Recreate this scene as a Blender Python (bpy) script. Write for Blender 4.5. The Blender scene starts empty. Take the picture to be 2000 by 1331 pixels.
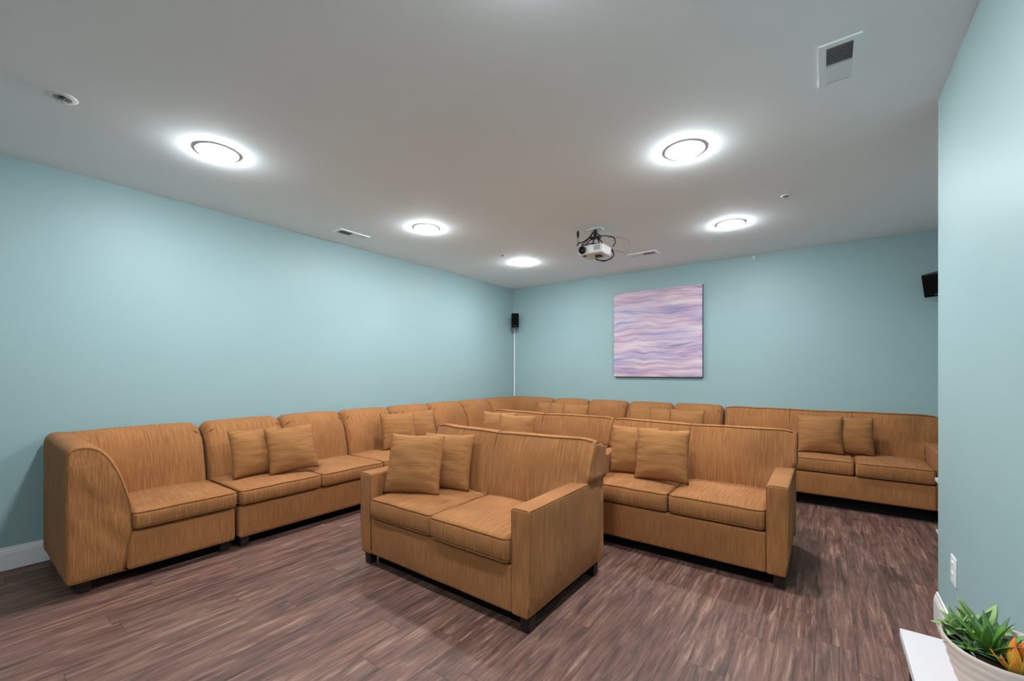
import bpy, math, random
from mathutils import Vector, noise, Matrix
random.seed(7)
sc = bpy.context.scene
C = sc.collection
R = math.radians

# ---------------------------------------------------------------- camera
CAM_H = 1.2922
F_PX = 828.0
YAW = math.atan(611 / 828.0)
cam_d = bpy.data.cameras.new('camera')
cam_d.sensor_width = 36.0
cam_d.sensor_fit = 'HORIZONTAL'
cam_d.lens = F_PX * 36.0 / 2000.0
cam_d.shift_y = 60.5 / 2000.0
cam_d.clip_start = 0.05
cam = bpy.data.objects.new('camera', cam_d)
C.objects.link(cam)
cam.location = (0, 0, CAM_H)
cam.rotation_euler = (R(90), 0, YAW)
sc.camera = cam

# ---------------------------------------------------------------- world, exposure
w = bpy.data.worlds.new('world')
sc.world = w
w.use_nodes = True
w.node_tree.nodes['Background'].inputs['Color'].default_value = (0.05, 0.05, 0.05, 1)
vs = sc.view_settings
vs.view_transform = 'Standard'
vs.look = 'None'
vs.gamma = 1.0
vs.use_curve_mapping = False
vs.exposure = 2.06
LAMP_STRENGTH = 95.0
LAMP_COLOR = (0.95, 1.0, 1.02, 1)
sc.cycles.max_bounces = 7
sc.cycles.diffuse_bounces = 6
sc.cycles.glossy_bounces = 2
sc.cycles.use_adaptive_sampling = True
sc.cycles.adaptive_threshold = 0.05
sc.cycles.sample_clamp_indirect = 6.0

# ---------------------------------------------------------------- room dimensions
CEIL = 2.70
XL = -4.292          # left wall face
YB = 5.852           # back wall face
XR = 0.472           # near right wall face
YR = 3.076           # where the near right wall ends
XA = 1.05            # alcove right wall face
YF = -1.55           # wall behind the camera
T = 0.12


# ---------------------------------------------------------------- materials
def srgb(r, g, b):
    f = lambda c: c / 12.92 if c <= 0.04045 else ((c + 0.055) / 1.055) ** 2.4
    return (f(r / 255), f(g / 255), f(b / 255), 1)


def new_mat(name, col, rough=0.6, spec=0.5, metal=0.0):
    m = bpy.data.materials.new(name)
    m.use_nodes = True
    b = m.node_tree.nodes['Principled BSDF']
    b.inputs['Base Color'].default_value = col
    b.inputs['Roughness'].default_value = rough
    b.inputs['Specular IOR Level'].default_value = spec
    b.inputs['Metallic'].default_value = metal
    return m


def nodes_of(m):
    nt = m.node_tree
    return nt, nt.nodes, nt.links, nt.nodes['Principled BSDF']


def coord_scaled(m, scale, kind='Object'):
    nt, N, L, b = nodes_of(m)
    tc = N.new('ShaderNodeTexCoord')
    mp = N.new('ShaderNodeMapping')
    mp.inputs['Scale'].default_value = scale
    L.new(tc.outputs[kind], mp.inputs['Vector'])
    return mp.outputs['Vector']


def noise_tex(m, vec, scale=1.0, detail=3.0, rough=0.55, dist=0.0):
    nt, N, L, b = nodes_of(m)
    n = N.new('ShaderNodeTexNoise')
    n.inputs['Scale'].default_value = scale
    n.inputs['Detail'].default_value = detail
    n.inputs['Roughness'].default_value = rough
    n.inputs['Distortion'].default_value = dist
    if vec is not None:
        L.new(vec, n.inputs['Vector'])
    return n.outputs['Fac']


def ramp(m, fac, stops, interp='LINEAR'):
    nt, N, L, b = nodes_of(m)
    r = N.new('ShaderNodeValToRGB')
    r.color_ramp.interpolation = interp
    els = r.color_ramp.elements
    while len(els) < len(stops):
        els.new(0.5)
    for e, (p, c) in zip(els, stops):
        e.position = p
        e.color = c
    L.new(fac, r.inputs['Fac'])
    return r.outputs['Color']


def mix(m, fac, a, b_, mode='MIX'):
    nt, N, L, b = nodes_of(m)
    x = N.new('ShaderNodeMix')
    x.data_type = 'RGBA'
    x.blend_type = mode
    for val, sock in ((fac, x.inputs[0]), (a, x.inputs[6]), (b_, x.inputs[7])):
        if isinstance(val, (int, float, tuple)):
            sock.default_value = val
        else:
            L.new(val, sock)
    return x.outputs[2]


def bump(m, fac, strength, dist=0.002):
    nt, N, L, b = nodes_of(m)
    n = N.new('ShaderNodeBump')
    n.inputs['Strength'].default_value = strength
    n.inputs['Distance'].default_value = dist
    L.new(fac, n.inputs['Height'])
    L.new(n.outputs['Normal'], b.inputs['Normal'])


def fabric(name, scale, dark, mid, light, blotch=0.25):
    """woven upholstery with slubby streaks that run along the axis with the small scale"""
    m = new_mat(name, mid, 0.92, 0.15)
    nt, N, L, b = nodes_of(m)
    v = coord_scaled(m, scale)
    f1 = noise_tex(m, v, 1.0, 2.5, 0.6)
    c1 = ramp(m, f1, [(0.30, dark), (0.52, mid), (0.72, light)])
    v2 = coord_scaled(m, (3.0, 3.0, 3.0))
    f2 = noise_tex(m, v2, 1.0, 2.0, 0.5)
    c2 = ramp(m, f2, [(0.3, (0.86, 0.84, 0.82, 1)), (0.7, (1.08, 1.06, 1.03, 1))])
    c = mix(m, 1.0, c1, c2, 'MULTIPLY')
    L.new(c, b.inputs['Base Color'])
    b.inputs['Sheen Weight'].default_value = 0.03
    b.inputs['Sheen Roughness'].default_value = 0.5
    bump(m, f1, 0.25, 0.0015)
    return m


F_D, F_M, F_L = srgb(136, 89, 52), srgb(156, 105, 65), srgb(174, 123, 81)
M = {}
M['fabric_x'] = fabric('upholstery_streaked_across_width', (230, 7, 7), F_D, F_M, F_L)
M['fabric_xy'] = fabric('upholstery_streaked_on_sides', (210, 210, 6.5), F_D, F_M, F_L)
M['fabric_pillow'] = fabric('pillow_cloth_with_level_slubs', (9, 9, 210), srgb(142, 95, 56), srgb(155, 107, 66), srgb(168, 119, 76))
M['piping'] = new_mat('upholstery_piping', srgb(132, 86, 50), 0.9, 0.15)
M['seam'] = new_mat('upholstery_seam', srgb(96, 62, 38), 0.95, 0.1)
M['foot'] = new_mat('dark_stained_wood_foot', srgb(34, 24, 22), 0.45, 0.4)
M['dust_cover_and_shade'] = new_mat('black_dust_cover_and_shade_cloth', srgb(18, 16, 16), 0.95, 0.1)  # dust covers, and the added blocks that stand for shade under the seats

m = M['wall'] = new_mat('aqua_wall_paint', srgb(148, 174, 177), 0.5, 0.35)
f = noise_tex(m, coord_scaled(m, (1.5, 1.5, 1.5)), 1.0, 1.0)
m.node_tree.links.new(ramp(m, f, [(0.3, srgb(147, 173, 176)), (0.7, srgb(149, 175, 178))]), m.node_tree.nodes['Principled BSDF'].inputs['Base Color'])
m = M['ceiling'] = new_mat('white_ceiling_paint', srgb(244, 250, 252), 0.85, 0.2)
f = noise_tex(m, coord_scaled(m, (1.2, 1.2, 1.2)), 1.0, 1.0)
m.node_tree.links.new(ramp(m, f, [(0.3, srgb(240, 248, 252)), (0.7, srgb(242, 250, 254))]), m.node_tree.nodes['Principled BSDF'].inputs['Base Color'])
M['trim'] = new_mat('white_trim_paint', srgb(232, 228, 228), 0.4, 0.4)
M['white_plastic'] = new_mat('white_plastic', srgb(225, 225, 225), 0.4, 0.4)
M['white_metal'] = new_mat('white_enamelled_metal', srgb(228, 228, 228), 0.45, 0.4)
M['grey_metal'] = new_mat('grey_metal', srgb(120, 120, 122), 0.35, 0.5, 0.8)
M['duct'] = new_mat('grey_duct_interior', srgb(92, 92, 94), 0.9, 0.1)
M['black_plastic'] = new_mat('black_plastic', srgb(18, 18, 19), 0.45, 0.4)
M['black_cloth'] = new_mat('black_speaker_cloth', srgb(12, 12, 13), 0.95, 0.1)
M['black_cable'] = new_mat('black_cable', srgb(28, 27, 27), 0.5, 0.4)
M['beige_wire'] = new_mat('beige_wire', srgb(150, 132, 116), 0.5, 0.4)
M['lens_glass'] = new_mat('dark_lens_glass', srgb(20, 22, 26), 0.08, 0.8)
M['proj_white'] = new_mat('projector_white_plastic', srgb(216, 216, 214), 0.4, 0.4)
M['table_white'] = new_mat('white_laminate', srgb(204, 198, 201), 0.4, 0.3)
M['table_black'] = new_mat('black_painted_wood', srgb(20, 19, 20), 0.5, 0.3)
M['soil'] = new_mat('dark_soil', srgb(44, 34, 26), 0.95, 0.1)

# glowing lens of a ceiling light
m = M['lamp'] = bpy.data.materials.new('lit_lamp_lens')
m.use_nodes = True
nt = m.node_tree
nt.nodes.remove(nt.nodes['Principled BSDF'])
em = nt.nodes.new('ShaderNodeEmission')
em.inputs['Color'].default_value = LAMP_COLOR
em.inputs['Strength'].default_value = LAMP_STRENGTH
nt.links.new(em.outputs[0], nt.nodes['Material Output'].inputs['Surface'])

# floor planks: weathered brown grain along the length
m = M['plank'] = new_mat('weathered_brown_vinyl_plank', srgb(110, 86, 80), 0.5, 0.35)
nt, N, L, b = nodes_of(m)
oi = N.new('ShaderNodeObjectInfo')
tc = N.new('ShaderNodeTexCoord')
off = N.new('ShaderNodeVectorMath')
off.operation = 'MULTIPLY_ADD'
comb = N.new('ShaderNodeCombineXYZ')
for i in range(3):
    L.new(oi.outputs['Random'], comb.inputs[i])
L.new(comb.outputs[0], off.inputs[0])
off.inputs[1].default_value = (37.0, 53.0, 11.0)
L.new(tc.outputs['Object'], off.inputs[2])


def pl_noise(scale, detail, rough, dist=0.0):
    mp = N.new('ShaderNodeMapping')
    mp.inputs['Scale'].default_value = scale
    L.new(off.outputs[0], mp.inputs['Vector'])
    return noise_tex(m, mp.outputs['Vector'], 1.0, detail, rough, dist)


g1 = pl_noise((42, 2.8, 1), 6.0, 0.68, 0.7)
c1 = ramp(m, g1, [(0.28, srgb(60, 42, 38)), (0.43, srgb(97, 70, 62)), (0.56, srgb(117, 88, 78)), (0.72, srgb(162, 131, 118))])
g2 = pl_noise((9, 2.2, 1), 4.0, 0.6, 1.2)
c2 = ramp(m, g2, [(0.28, (0.60, 0.60, 0.64, 1)), (0.5, (1.0, 0.98, 0.97, 1)), (0.74, (1.26, 1.18, 1.13, 1))])
c3 = mix(m, 1.0, c1, c2, 'MULTIPLY')
g4 = pl_noise((60, 7, 1), 3.0, 0.6, 1.6)
c4 = ramp(m, g4, [(0.58, (1, 1, 1, 1)), (0.70, (0.60, 0.57, 0.57, 1))])
c3 = mix(m, 0.75, c3, c4, 'MULTIPLY')
tone = ramp(m, oi.outputs['Random'], [(0.0, (0.90, 0.89, 0.90, 1)), (0.5, (1.0, 1.0, 1.0, 1)), (1.0, (1.12, 1.08, 1.06, 1))])
L.new(mix(m, 1.0, c3, tone, 'MULTIPLY'), b.inputs['Base Color'])
bump(m, g1, 0.25, 0.0012)
M['subfloor'] = new_mat('dark_subfloor', srgb(40, 30, 28), 0.9, 0.1)

# painted canvas
m = M['canvas'] = new_mat('canvas_painted_in_pink_and_lilac_waves', srgb(196, 180, 200), 0.75, 0.2)
nt, N, L, b = nodes_of(m)
tc = N.new('ShaderNodeTexCoord')
warp = N.new('ShaderNodeTexNoise')
warp.inputs['Scale'].default_value = 1.6
warp.inputs['Detail'].default_value = 2.0
L.new(tc.outputs['Object'], warp.inputs['Vector'])
wv = N.new('ShaderNodeVectorMath')
wv.operation = 'MULTIPLY_ADD'
L.new(warp.outputs['Color'], wv.inputs[0])
wv.inputs[1].default_value = (0.0, 0.0, 0.20)
L.new(tc.outputs['Object'], wv.inputs[2])


def cv_noise(scale, detail, rough, off_=(0, 0, 0)):
    mp = N.new('ShaderNodeMapping')
    mp.inputs['Scale'].default_value = scale
    mp.inputs['Location'].default_value = off_
    L.new(wv.outputs[0], mp.inputs['Vector'])
    return noise_tex(m, mp.outputs['Vector'], 1.0, detail, rough)


a1 = cv_noise((1.1, 1, 17), 5.0, 0.65)
k1 = ramp(m, a1, [(0.26, srgb(104, 106, 148)), (0.39, srgb(154, 150, 184)), (0.48, srgb(194, 172, 188)), (0.58, srgb(212, 200, 206)), (0.70, srgb(224, 220, 224))])
a2 = cv_noise((1.8, 1, 52), 3.0, 0.6, (3, 0, 9))
k2 = ramp(m, a2, [(0.33, (0.46, 0.45, 0.55, 1)), (0.43, (0.97, 0.96, 0.98, 1)), (0.62, (1, 1, 1, 1))])
kk = mix(m, 0.85, k1, k2, 'MULTIPLY')
a3 = cv_noise((0.9, 1, 4), 2.0, 0.5, (7, 0, 2))
k3 = ramp(m, a3, [(0.42, srgb(214, 160, 182)), (0.62, srgb(150, 160, 214))])
kk = mix(m, 0.20, kk, k3)
L.new(kk, b.inputs['Base Color'])
bump(m, a2, 0.3, 0.002)
M['canvas_edge'] = new_mat('canvas_painted_edge', srgb(92, 98, 122), 0.8, 0.2)

# planter and leaves
m = M['planter'] = new_mat('pale_ribbed_ceramic', srgb(214, 196, 186), 0.6, 0.3)
f = noise_tex(m, coord_scaled(m, (6, 6, 60)), 1.0, 3.0)
nt, N, L, b = nodes_of(m)
L.new(ramp(m, f, [(0.3, srgb(188, 168, 155)), (0.7, srgb(212, 195, 185))]), b.inputs['Base Color'])


def leaf_mat(name, lo, hi, tip=None):
    m = new_mat(name, lo, 0.45, 0.4)
    nt, N, L, b = nodes_of(m)
    tc = N.new('ShaderNodeTexCoord')
    sp = N.new('ShaderNodeSeparateXYZ')
    L.new(tc.outputs['Generated'], sp.inputs[0])
    stops = [(0.0, lo), (0.7, hi)] + ([(1.0, tip)] if tip else [])
    L.new(ramp(m, sp.outputs['Z'], stops), b.inputs['Base Color'])
    return m


M['leaf_agave'] = leaf_mat('agave_leaf_green', srgb(60, 92, 36), srgb(84, 128, 44), srgb(70, 100, 92))
M['leaf_round'] = leaf_mat('plump_leaf_green', srgb(66, 96, 48), srgb(128, 156, 92))
M['leaf_orange'] = leaf_mat('orange_tipped_leaf', srgb(104, 124, 52), srgb(204, 146, 48), srgb(226, 96, 34))
M['leaf_grass'] = leaf_mat('thin_blade_green', srgb(48, 66, 44), srgb(96, 122, 92))


# ---------------------------------------------------------------- geometry helpers
def mesh_from(name, V, F, smooth=True, sharp=None):
    me = bpy.data.meshes.new(name)
    me.from_pydata([tuple(v) for v in V], [], F)
    me.update()
    if smooth:
        me.polygons.foreach_set('use_smooth', [True] * len(me.polygons))
        if sharp is not None:
            me.set_sharp_from_angle(angle=R(sharp))
    return me


class MB:
    """collects pieces of one mesh"""
    def __init__(self):
        self.V, self.F = [], []

    def add(self, VF):
        V, F = VF
        o = len(self.V)
        self.V += [tuple(v) for v in V]
        self.F += [tuple(i + o for i in f) for f in F]
        return self

    def obj(self, name, mat, parent=None, smooth=True, sharp=40, loc=None):
        return link(name, mesh_from(name, self.V, self.F, smooth, sharp), mat, parent, loc)


def link(name, me, mat, parent=None, loc=None):
    o = bpy.data.objects.new(name, me)
    C.objects.link(o)
    if mat is not None:
        me.materials.clear()
        me.materials.append(M[mat])
    if parent is not None:
        o.parent = parent
    if loc is not None:
        o.location = loc
    return o


def empty(name, loc=(0, 0, 0), rz=0.0):
    o = bpy.data.objects.new(name, None)
    C.objects.link(o)
    o.empty_display_size = 0.1
    o.location = loc
    o.rotation_euler = (0, 0, rz)
    return o


def tag(o, label, cat, group=None, kind=None):
    o['label'] = label
    o['category'] = cat
    if group:
        o['group'] = group
    if kind:
        o['kind'] = kind
    return o


def structure(o, label=None):
    o['kind'] = 'structure'
    if label:
        o['label'] = label
    return o


def copy_tree(o, parent=None):
    c = o.copy()
    C.objects.link(c)
    c.parent = parent
    for ch in o.children:
        copy_tree(ch, c)
    return c


def box(x0, x1, y0, y1, z0, z1):
    V = [(x, y, z) for z in (z0, z1) for y in (y0, y1) for x in (x0, x1)]
    F = [(0, 2, 3, 1), (4, 5, 7, 6), (0, 1, 5, 4), (2, 6, 7, 3), (0, 4, 6, 2), (1, 3, 7, 5)]
    return V, F


def axis_pts(a, b, r, step):
    offs = [r * (1 - math.tan(R(t))) for t in (45, 30, 15)]
    lo = [a + o for o in offs]
    hi = [b - o for o in reversed(offs)]
    n = max(1, int(round((b - a - 2 * r) / step)))
    mid = [a + r + (b - a - 2 * r) * i / n for i in range(n + 1)]
    return lo + mid + hi


def softbox(x0, x1, y0, y1, z0, z1, r, step=0.05, deform=None):
    """box with rounded edges on a regular grid, so it can be bent"""
    r = min(r, (x1 - x0) / 2 - 1e-4, (y1 - y0) / 2 - 1e-4, (z1 - z0) / 2 - 1e-4)
    A = [axis_pts(x0, x1, r, step), axis_pts(y0, y1, r, step), axis_pts(z0, z1, r, step)]
    n = [len(a) - 1 for a in A]
    lo, hi = (x0 + r, y0 + r, z0 + r), (x1 - r, y1 - r, z1 - r)
    V, F, idx = [], [], {}

    def vid(i, j, k):
        key = (i, j, k)
        if key not in idx:
            p = Vector((A[0][i], A[1][j], A[2][k]))
            c = Vector([min(max(p[t], lo[t]), hi[t]) for t in range(3)])
            d = p - c
            if d.length > 1e-9:
                p = c + d.normalized() * r
            if deform:
                p = Vector(deform(p.x, p.y, p.z))
            idx[key] = len(V)
            V.append(p)
        return idx[key]
    for i in range(n[0]):
        for j in range(n[1]):
            F.append((vid(i, j, 0), vid(i, j + 1, 0), vid(i + 1, j + 1, 0), vid(i + 1, j, 0)))
            F.append((vid(i, j, n[2]), vid(i + 1, j, n[2]), vid(i + 1, j + 1, n[2]), vid(i, j + 1, n[2])))
    for i in range(n[0]):
        for k in range(n[2]):
            F.append((vid(i, 0, k), vid(i + 1, 0, k), vid(i + 1, 0, k + 1), vid(i, 0, k + 1)))
            F.append((vid(i, n[1], k), vid(i, n[1], k + 1), vid(i + 1, n[1], k + 1), vid(i + 1, n[1], k)))
    for j in range(n[1]):
        for k in range(n[2]):
            F.append((vid(0, j, k), vid(0, j, k + 1), vid(0, j + 1, k + 1), vid(0, j + 1, k)))
            F.append((vid(n[0], j, k), vid(n[0], j + 1, k), vid(n[0], j + 1, k + 1), vid(n[0], j, k + 1)))
    return V, F


def tube(path, rad, seg=6, closed=False):
    P = [Vector(p) for p in path]
    n = len(P)
    V, F = [], []
    up = None
    for i, p in enumerate(P):
        if closed:
            t = P[(i + 1) % n] - P[i - 1]
        else:
            t = P[min(i + 1, n - 1)] - P[max(i - 1, 0)]
        t = t.normalized() if t.length > 1e-9 else Vector((0, 0, 1))
        if up is None:
            up = Vector((0, 0, 1)) if abs(t.z) < 0.9 else Vector((1, 0, 0))
        u = (up - t * up.dot(t))
        u = u.normalized() if u.length > 1e-6 else t.orthogonal().normalized()
        up = u
        v = t.cross(u)
        rr = rad[i] if isinstance(rad, (list, tuple)) else rad
        for k in range(seg):
            a = 2 * math.pi * k / seg
            V.append(p + u * math.cos(a) * rr + v * math.sin(a) * rr)
    m_ = n if closed else n - 1
    for i in range(m_):
        for k in range(seg):
            a, b_ = i * seg + k, i * seg + (k + 1) % seg
            c, d = ((i + 1) % n) * seg + (k + 1) % seg, ((i + 1) % n) * seg + k
            F.append((a, b_, c, d))
    if not closed:
        F.append(tuple(reversed(range(seg))))
        F.append(tuple((n - 1) * seg + k for k in range(seg)))
    return V, F


def lathe(profile, seg=32):
    V, F = [], []
    for (r, z) in profile:
        for k in range(seg):
            a = 2 * math.pi * k / seg
            V.append((r * math.cos(a), r * math.sin(a), z))
    for i in range(len(profile) - 1):
        for k in range(seg):
            k2 = (k + 1) % seg
            F.append((i * seg + k, i * seg + k2, (i + 1) * seg + k2, (i + 1) * seg + k))
    if profile[0][0] > 1e-6:
        F.append(tuple(reversed(range(seg))))
    if profile[-1][0] > 1e-6:
        F.append(tuple((len(profile) - 1) * seg + k for k in range(seg)))
    return V, F


def catmull(P, n=4, closed=False):
    P = [Vector(p) for p in P]
    out = []
    N_ = len(P)
    rng = range(N_) if closed else range(N_ - 1)
    for i in rng:
        if closed:
            p0, p1, p2, p3 = P[i - 1], P[i], P[(i + 1) % N_], P[(i + 2) % N_]
        else:
            p0, p1, p2, p3 = P[max(i - 1, 0)], P[i], P[i + 1], P[min(i + 2, N_ - 1)]
        for k in range(n):
            t = k / n
            out.append(0.5 * ((2 * p1) + (p2 - p0) * t + (2 * p0 - 5 * p1 + 4 * p2 - p3) * t * t + (3 * p1 - p0 - 3 * p2 + p3) * t ** 3))
    if not closed:
        out.append(P[-1])
    return out


def loft(profile, x0, x1, r, step=0.06, deform=None, axis='x'):
    """closed (a, z) outline, anticlockwise, swept along an axis with rounded ends"""
    P = [Vector((p[0], p[1])) for p in profile]
    n = len(P)
    nor = []
    for i in range(n):
        t = P[(i + 1) % n] - P[i - 1]
        t = t.normalized()
        nor.append(Vector((-t.y, t.x)))          # inward for anticlockwise
    st = []
    for th in (0, 20, 40, 60, 90):
        st.append((x0 + r * (1 - math.sin(R(th))) if False else x0 + r * (1 - math.cos(R(th))), r * (1 - math.sin(R(th)))))
    k = max(1, int(round((x1 - x0 - 2 * r) / step)))
    for i in range(1, k):
        st.append((x0 + r + (x1 - x0 - 2 * r) * i / k, 0.0))
    for th in (90, 60, 40, 20, 0):
        st.append((x1 - r * (1 - math.cos(R(th))), r * (1 - math.sin(R(th)))))
    V, F = [], []
    for (x, d) in st:
        for i in range(n):
            q = P[i] + nor[i] * d
            p = (x, q.x, q.y) if axis == 'x' else (q.x, x, q.y)
            if deform:
                p = deform(*p)
            V.append(p)
    for s in range(len(st) - 1):
        for i in range(n):
            j = (i + 1) % n
            f = (s * n + i, (s + 1) * n + i, (s + 1) * n + j, s * n + j)
            F.append(f if axis != 'x' else tuple(reversed(f)))
    # caps made of shrinking rings, so that they can be wrinkled too
    for (x, d), first in ((st[0], 0), (st[-1], (len(st) - 1) * n)):
        Q_ = [P[i] + nor[i] * d for i in range(n)]
        c = sum(Q_, Vector((0, 0))) / n
        prev = first
        for k_ in (0.92, 0.84, 0.75, 0.66, 0.56, 0.46, 0.36, 0.26, 0.15, 0.05):
            cur = len(V)
            for q in Q_:
                q2 = c + (q - c) * k_
                p = (x, q2.x, q2.y) if axis == 'x' else (q2.x, x, q2.y)
                V.append(deform(*p) if deform else p)
            for i in range(n):
                j = (i + 1) % n
                f = (prev + i, prev + j, cur + j, cur + i)
                F.append(f if (first == 0) == (axis != 'x') else tuple(reversed(f)))
            prev = cur
        f = tuple(prev + i for i in range(n))
        F.append(f if (first == 0) == (axis != 'x') else tuple(reversed(f)))
    # make the winding consistent: flip all if the volume is negative
    vol = 0.0
    for f in F:
        p0 = Vector(V[f[0]])
        for q in range(1, len(f) - 1):
            vol += p0.dot(Vector(V[f[q]]).cross(Vector(V[f[q + 1]])))
    if vol < 0:
        F = [tuple(reversed(f)) for f in F]
    return V, F


def rrect(x0, x1, y0, y1, rc, z, step=0.05):
    pts = []

    def arc(cx, cy, a0):
        for t in (0, 30, 60, 90):
            a = R(a0 + t)
            pts.append((cx + rc * math.cos(a), cy + rc * math.sin(a), z))

    def seg(p, q):
        n = max(1, int(math.dist(p, q) / step))
        for i in range(1, n):
            t = i / n
            pts.append((p[0] + (q[0] - p[0]) * t, p[1] + (q[1] - p[1]) * t, z))
    arc(x1 - rc, y1 - rc, 0)
    seg((x1 - rc, y1), (x0 + rc, y1))
    arc(x0 + rc, y1 - rc, 90)
    seg((x0, y1 - rc), (x0, y0 + rc))
    arc(x0 + rc, y0 + rc, 180)
    seg((x0 + rc, y0), (x1 - rc, y0))
    arc(x1 - rc, y0 + rc, 270)
    seg((x1, y0 + rc), (x1, y1 - rc))
    return pts


def nz(x, y, z, s, seed=0.0):
    return noise.noise(Vector((x * s + seed, y * s - seed, z * s + 2 * seed)))


def smooth(t):
    t = min(1, max(0, t))
    return t * t * (3 - 2 * t)


# ================================================================= THE ROOM
def slab(name, x0, x1, y0, y1, z0, z1, mat):
    return structure(MB().add(box(x0, x1, y0, y1, z0, z1)).obj(name, mat, smooth=False))


slab('ceiling', XL - T, XA + T, YF - T, YB + T, CEIL, CEIL + 0.12, 'ceiling')
slab('wall_left', XL - T, XL, YF - T, YB + T, 0, CEIL, 'wall')
slab('wall_back', XL, XA + T, YB, YB + T, 0, CEIL, 'wall')
slab('wall_front', XL, XR, YF - T, YF, 0, CEIL, 'wall')
slab('wall_right', XR, XA + T, YF - T, YR, 0, CEIL, 'wall')
slab('wall_alcove', XA, XA + T, YR, YB, 0, CEIL, 'wall')

floor = slab('floor', XL - T, XA + T, YF - T, YB + T, -0.08, -0.006, 'subfloor')
PW, PL = 0.152, 1.22


def plank_mesh(wd, ln):
    g, b_ = 0.0001, 0.0009
    x0, x1, y0, y1 = -wd / 2 + g, wd / 2 - g, -ln / 2 + g, ln / 2 - g
    V = [(x0, y0, -0.006), (x1, y0, -0.006), (x1, y1, -0.006), (x0, y1, -0.006),
         (x0, y0, -0.0014), (x1, y0, -0.0014), (x1, y1, -0.0014), (x0, y1, -0.0014),
         (x0 + b_, y0 + b_, 0), (x1 - b_, y0 + b_, 0), (x1 - b_, y1 - b_, 0), (x0 + b_, y1 - b_, 0)]
    F = [(3, 2, 1, 0)]
    for k in (0, 4):
        for i in range(4):
            j = (i + 1) % 4
            F.append((k + i, k + j, k + 4 + j, k + 4 + i))
    F.append((8, 9, 10, 11))
    return mesh_from('plank', V, F, False)


full_plank = plank_mesh(PW, PL)
rp = random.Random(3)
x = XL
while x < XA - 0.01:
    wd = min(PW, XA - x)
    y_end = YB if x < XR + 0.0 else YB
    y_beg = YF if x < XR else YR
    y = y_beg - rp.uniform(0.1, 1.1)
    while y < y_end - 0.01:
        a, b_ = max(y, y_beg), min(y + PL, y_end)
        if b_ - a > 0.03:
            me = full_plank if (abs(b_ - a - PL) < 1e-6 and abs(wd - PW) < 1e-6) else plank_mesh(wd, b_ - a)
            link('plank', me, 'plank', floor, (x + wd / 2, (a + b_) / 2, 0))
        y += PL
    x += PW


def baseboard(name, p, q, inward):
    """moulded board from p to q along a wall; inward is the room-side normal"""
    prof = [(0, 0), (0.015, 0), (0.015, 0.108), (0.012, 0.116), (0.0125, 0.122), (0.007, 0.132), (0.006, 0.143), (0, 0.146)]
    P, Q, n_ = Vector((*p, 0)), Vector((*q, 0)), Vector((*inward, 0))
    V, F = [], []
    for e in (P, Q):
        for (d, z) in prof:
            V.append(e + n_ * d + Vector((0, 0, z)))
    k = len(prof)
    for i in range(k):
        j = (i + 1) % k
        F.append((i, j, k + j, k + i))
    F.append(tuple(reversed(range(k))))
    F.append(tuple(range(k, 2 * k)))
    return structure(MB().add((V, F)).obj(name, 'trim', smooth=False))


baseboard('baseboard_left', (XL, YF), (XL, YB), (1, 0))
baseboard('baseboard_back', (XL + 0.015, YB), (XA, YB), (0, -1))
baseboard('baseboard_right', (XR, YF), (XR, YR + 0.015), (-1, 0))
baseboard('baseboard_return', (XR, YR), (XA, YR), (0, 1))
baseboard('baseboard_alcove', (XA, YR + 0.015), (XA, YB - 0.015), (-1, 0))


# ================================================================= UPHOLSTERY
def seat_cushion(parent, x0, x1, y0, y1, z0, z1, seed, crown=0.022, name='seat_cushion'):
    cx, cy = (x0 + x1) / 2, (y0 + y1) / 2
    hx, hy = (x1 - x0) / 2, (y1 - y0) / 2

    def deform(x, y, z):
        u, v = (x - cx) / hx, (y - cy) / hy
        t = (z - z0) / (z1 - z0)
        k = (1 - min(1, u * u)) * (1 - min(1, v * v))
        z2 = z + crown * k ** 0.6 * t
        z2 += 0.004 * nz(x, y, 0, 7, seed) * t
        bul = 0.010 * math.sin(math.pi * min(1, max(0, t)))
        y2 = y + (bul * (1 if v > 0 else -1) * smooth((abs(v) - 0.8) / 0.2)) + 0.005 * nz(x, y, z, 9, seed + 3) * smooth((abs(v) - 0.8) / 0.2)
        x2 = x - 0.006 * u * (1 - v * v) * 0 + 0.003 * nz(x, y, z, 9, seed + 5) * (1 if abs(u) < 0.97 else 0)
        return x2, y2, z2
    o = MB().add(softbox(x0, x1, y0, y1, z0, z1, 0.026, 0.045, deform)).obj(name, 'fabric_x', parent, sharp=None)
    e = 0.003
    for zz in (z1 - 0.008, z0 + 0.008):
        pts = [deform(*p) for p in rrect(x0 + e, x1 - e, y0 + e, y1 - e, 0.03, zz)]
        MB().add(tube(pts, 0.0042, 6, True)).obj('piping', 'piping', o, sharp=None)
    return o


def foot(parent, x, y, h=0.08, s=0.06):
    def taper(px, py, pz):
        k = 0.86 + 0.14 * pz / h
        return x + (px - x) * k, y + (py - y) * k, pz
    return MB().add(softbox(x - s / 2, x + s / 2, y - s / 2, y + s / 2, 0, h, 0.004, 0.05, taper)).obj('foot', 'foot', parent, sharp=None)


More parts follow.
